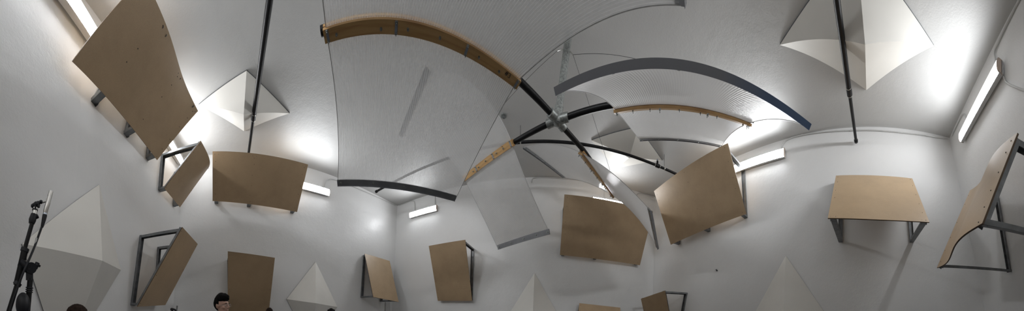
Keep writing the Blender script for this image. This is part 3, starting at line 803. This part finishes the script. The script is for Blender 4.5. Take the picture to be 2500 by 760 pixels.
def body_mesh(face):
    # stands facing +y, feet at z=0, 1.71 m tall
    S = []
    for x in (-1, 1):
        S += [((.09*x, 0, .90), (.10*x, .01, .50), .082, .056), ((.10*x, .01, .50), (.105*x, -.015, .09), .052, .036), ((.105*x, -.03, .045), (.115*x, .15, .03), .036, .03)]
        S += [((.165*x, 0, 1.41), (.225*x, -.01, 1.12), .052, .040), ((.225*x, -.01, 1.12), (.225*x, .06, .88), .038, .026)]
        w = Vector((.225*x, .06, .88)); S += [(w, w+Vector((0, .02, -.075)), .026, .030)]
        for i, (dx, L) in enumerate(((-.024, .07), (-.008, .08), (.008, .075), (.023, .06))):
            k = w+Vector((dx*.3, .02+dx, -.085)); e = k+Vector((-.004*x, .008, -L*.5)); f = e+Vector((-.010*x, -.006, -L*.45))
            S += [(k, e, .0088, .0082), (e, f, .0082, .0072)]
        k = w+Vector((-.01*x, .045, -.03)); S += [(k, k+Vector((-.012*x, .022, -.03)), .011, .0095), (k+Vector((-.012*x, .022, -.03)), k+Vector((-.016*x, .022, -.058)), .0095, .008)]
    S += [((-.07, 0, .95), (.07, 0, .95), .105, .105), ((0, 0, .95), (0, .0, 1.18), .125, .115), ((-.07, 0, 1.28), (.07, 0, 1.28), .115, .115), ((-.12, -.01, 1.40), (.12, -.01, 1.40), .058, .058), ((0, -.01, 1.38), (0, .015, 1.52), .062, .054)]
    def ex(mb):
        ellipsoid(mb, (0, -.005, 1.625), (.073, .092, .088)); ellipsoid(mb, (0, .025, 1.575), (.057, .072, .088))
        ellipsoid(mb, (0, .055, 1.523), (.030, .034, .026))                       # chin
        ellipsoid(mb, (0, .060, 1.625), (.056, .034, .022))                      # brow
        mb.tube([(0, .092, 1.618), (0, .104, 1.597), (0, .115, 1.578)], [.008, .010, .0125], 10)
        ellipsoid(mb, (0, .104, 1.572), (.017, .012, .009))
        ellipsoid(mb, (0, .092, 1.547), (.022, .010, .0055)); ellipsoid(mb, (0, .089, 1.538), (.019, .010, .0060))
        for x in (-1, 1):
            ellipsoid(mb, (.030*x, .076, 1.600), (.014, .010, .010)); ellipsoid(mb, (.040*x, .060, 1.575), (.022, .026, .020))
            ellipsoid(mb, (.074*x, -.008, 1.592), (.009, .019, .031)); ellipsoid(mb, (.079*x, -.014, 1.600), (.005, .016, .022))
    return capsules(S, .0058 if face else .008, 2, ex)
MAN = body_mesh(True)
def person(px, py, r, facing, label, hair, style, glasses=False, height=None):
    """px, py, r: where the top of the head is; facing: heading in degrees, 0 = away from the camera along +y"""
    tp = at_r(px, py, r); k = (tp.z+FZ)/(1.772 if style == 'short' else 1.735)
    base = Vector((tp.x, tp.y, -FZ)); Rm = Matrix.Rotation(math.radians(-facing), 4, 'Z')
    body = bpy.data.objects.new('person', MAN); COL.objects.link(body)
    body.location = base; body.rotation_euler = (0, 0, math.radians(-facing)); body.scale = (k, k, k); tag(body, label, 'person')
    if not MAN.materials: MAN.materials.append(M['skin'])
    def child(mesh, nm, mat, lab=None):
        o = bpy.data.objects.new(nm, mesh); COL.objects.link(o); o.parent = body
        mesh.materials.clear(); mesh.materials.append(mat)
        for p in mesh.polygons: p.use_smooth = True
        return o
    def meshof(mb):
        me = bpy.data.meshes.new('part'); me.from_pydata(mb.v, [], mb.f); me.update(); return me
    # hair: a shell over the skull with a hair line at brow, ears and nape
    mb = MB(); seg, rg = 48, 30; vs = []
    rr = random.Random(px)
    for i in range(rg+1):
        t = math.pi*i/rg
        for j in range(seg):
            p = 2*math.pi*j/seg; x, y, z = math.sin(t)*math.cos(p), math.sin(t)*math.sin(p), math.cos(t)
            sx, sy, sz = (.082, .100, .100)
            top_ = 1.0+(.40 if style == 'short' else .02)*max(0, z)*(.75+.25*y)
            q = Vector((x*sx, y*sy-.008, z*sz*top_+1.628))
            # hair line
            front = y > .25
            lim = -.95 if style == 'long' else -.55
            if z < .30 and front: q = Vector((x*.058, y*.070, z*.07+1.62))        # tuck under the face
            elif style == 'short' and z < -.12 and y > -.25: q = Vector((x*.060, y*.075, z*.07+1.62))
            elif style == 'long' and z < 0: q.z -= .10*(-z); q.x *= 1.08
            q += Vector((x, y, z))*(.0025*math.sin(j*5+i*3)+rr.uniform(-.002, .002))
            vs.append(q)
    fs = [(i*seg+j, (i+1)*seg+j, (i+1)*seg+(j+1) % seg, i*seg+(j+1) % seg) for i in range(rg) for j in range(seg)]
    mb.add(vs, fs, True)
    if style == 'short':       # swept fringe
        for j in range(26):
            a = -1.1+2.2*j/25; x = .075*math.sin(a); y = .068*math.cos(a)
            mb.tube([(x*.95, y*.7, 1.745-.35*abs(x)), (x*1.02, y*1.12+.012, 1.722-.30*abs(x)), (x*1.05, y*1.22+.012, 1.684-.25*abs(x)+rr.uniform(-.006, .006))], [.011, .012, .003], 6)
    child(meshof(mb), 'hair', hair)
    # clothes: shells following torso, arms and legs
    sh = []
    for x in (-1, 1): sh += [((.165*x, 0, 1.40), (.223*x, -.01, 1.14), .060, .050)]
    sh += [((-.07, 0, .93), (.07, 0, .93), .114, .114), ((0, 0, .95), (0, 0, 1.18), .134, .124), ((-.07, 0, 1.28), (.07, 0, 1.28), .124, .124), ((-.12, -.01, 1.395), (.12, -.01, 1.395), .066, .066)]
    global SHIRT, PANTS
    if 'SHIRT' not in globals():
        SHIRT = capsules(sh, .011, 2)
        PANTS = capsules(sum([[((.09*x, 0, .90), (.10*x, .01, .50), .092, .068), ((.10*x, .01, .50), (.105*x, -.01, .10), .064, .056)] for x in (-1, 1)], [])+[((-.07, 0, .93), (.07, 0, .93), .110, .110)], .011, 2)
        SHIRT.materials.clear(); SHIRT.materials.append(M['shirt']); PANTS.materials.clear(); PANTS.materials.append(M['trousers'])
    for me, nm in ((SHIRT, 'shirt'), (PANTS, 'trousers')):
        o = bpy.data.objects.new(nm, me); COL.objects.link(o); o.parent = body
    for x in (-1, 1):
        mb = MB(); ellipsoid(mb, (.112*x, .055, .038), (.044, .135, .042)); child(meshof(mb), 'shoe', M['rubber'])
        mb = MB(); ellipsoid(mb, (.030*x, .0825, 1.6005), (.0085, .0055, .0050)); child(meshof(mb), 'eye', M['chrome'])
        mb = MB(); mb.tube([(.016*x, .098, 1.624), (.030*x, .095, 1.628), (.046*x, .082, 1.623)], [.0030, .0038, .002], 6); child(meshof(mb), 'eyebrow', hair)
    if glasses:
        mb = MB()
        for x in (-1, 1):
            pts = [(.033*x+.021*math.cos(a)*1., .108-.006*abs(math.cos(a)), 1.601+.017*math.sin(a)) for a in [2*math.pi*i/20 for i in range(21)]]
            mb.tube(pts, .0014, 6); mb.tube([(.054*x, .103, 1.606), (.074*x, .075, 1.606), (.084*x, -.005, 1.604)], .0016, 6)
        mb.tube([(-.012, .108, 1.603), (0, .112, 1.606), (.012, .108, 1.603)], .0014, 6)
        child(meshof(mb), 'glasses', M['chrome'])
        mb = MB()
        mb.tube([(-.078, .02, 1.600), (-.079, .012, 1.575)], [.010, .006], 8); child(meshof(mb), 'sideburn', hair)
    return body
person(541, 712.5, 2.45, -79.8+128, 'man with thick black hair and clear glasses turned to the right, before the dark board', M['hair_black'], 'short', True)
person(190, 741.5, 1.55, -40, 'person with brown hair, top of the head only, under the big left pyramid', M['hair_brown'], 'long')
person(657.5, 751, 4.0, 120, 'distant person with brown parted hair at the edge of the dark board', M['hair_brown'], 'long')
person(808.5, 751.5, 3.6, -50, 'person with black hair under the right corner of the small left-wall pyramid', M['hair_black'], 'short')

# ------------------------------------------------------------------ camera and world
cd = bpy.data.cameras.new('camera'); cam = bpy.data.objects.new('camera', cd); COL.objects.link(cam); scene.camera = cam
cam.location = (0, 0, 0); cam.rotation_euler = (math.radians(90), 0, 0)
cd.type = 'PANO'; cd.clip_start = .01
cd.panorama_type = 'CENTRAL_CYLINDRICAL'
cd.central_cylindrical_range_u_min = -1250*SA; cd.central_cylindrical_range_u_max = 1250*SA
cd.central_cylindrical_range_v_min = (Y0-760)/F; cd.central_cylindrical_range_v_max = Y0/F
cd.central_cylindrical_radius = 1.0
wd = bpy.data.worlds.new('world'); scene.world = wd; wd.use_nodes = True
wd.node_tree.nodes['Background'].inputs[0].default_value = (.5, .5, .5, 1); wd.node_tree.nodes['Background'].inputs[1].default_value = .0
scene.view_settings.view_transform = 'Standard'; scene.view_settings.look = 'None'; scene.view_settings.gamma = 1; scene.view_settings.use_curve_mapping = False
scene.view_settings.exposure = EXPOSURE
scene.cycles.max_bounces = 32; scene.cycles.diffuse_bounces = 24; scene.cycles.glossy_bounces = 4; scene.cycles.transparent_max_bounces = 16
scene.cycles.sample_clamp_indirect = 6.0
for o in scene.objects:
    if '_at' in o: del o['_at']
# floor up to z = 0: everything is lifted together so that the floor lies at zero
for o in scene.objects:
    if o.parent is None: o.location.z += FZ
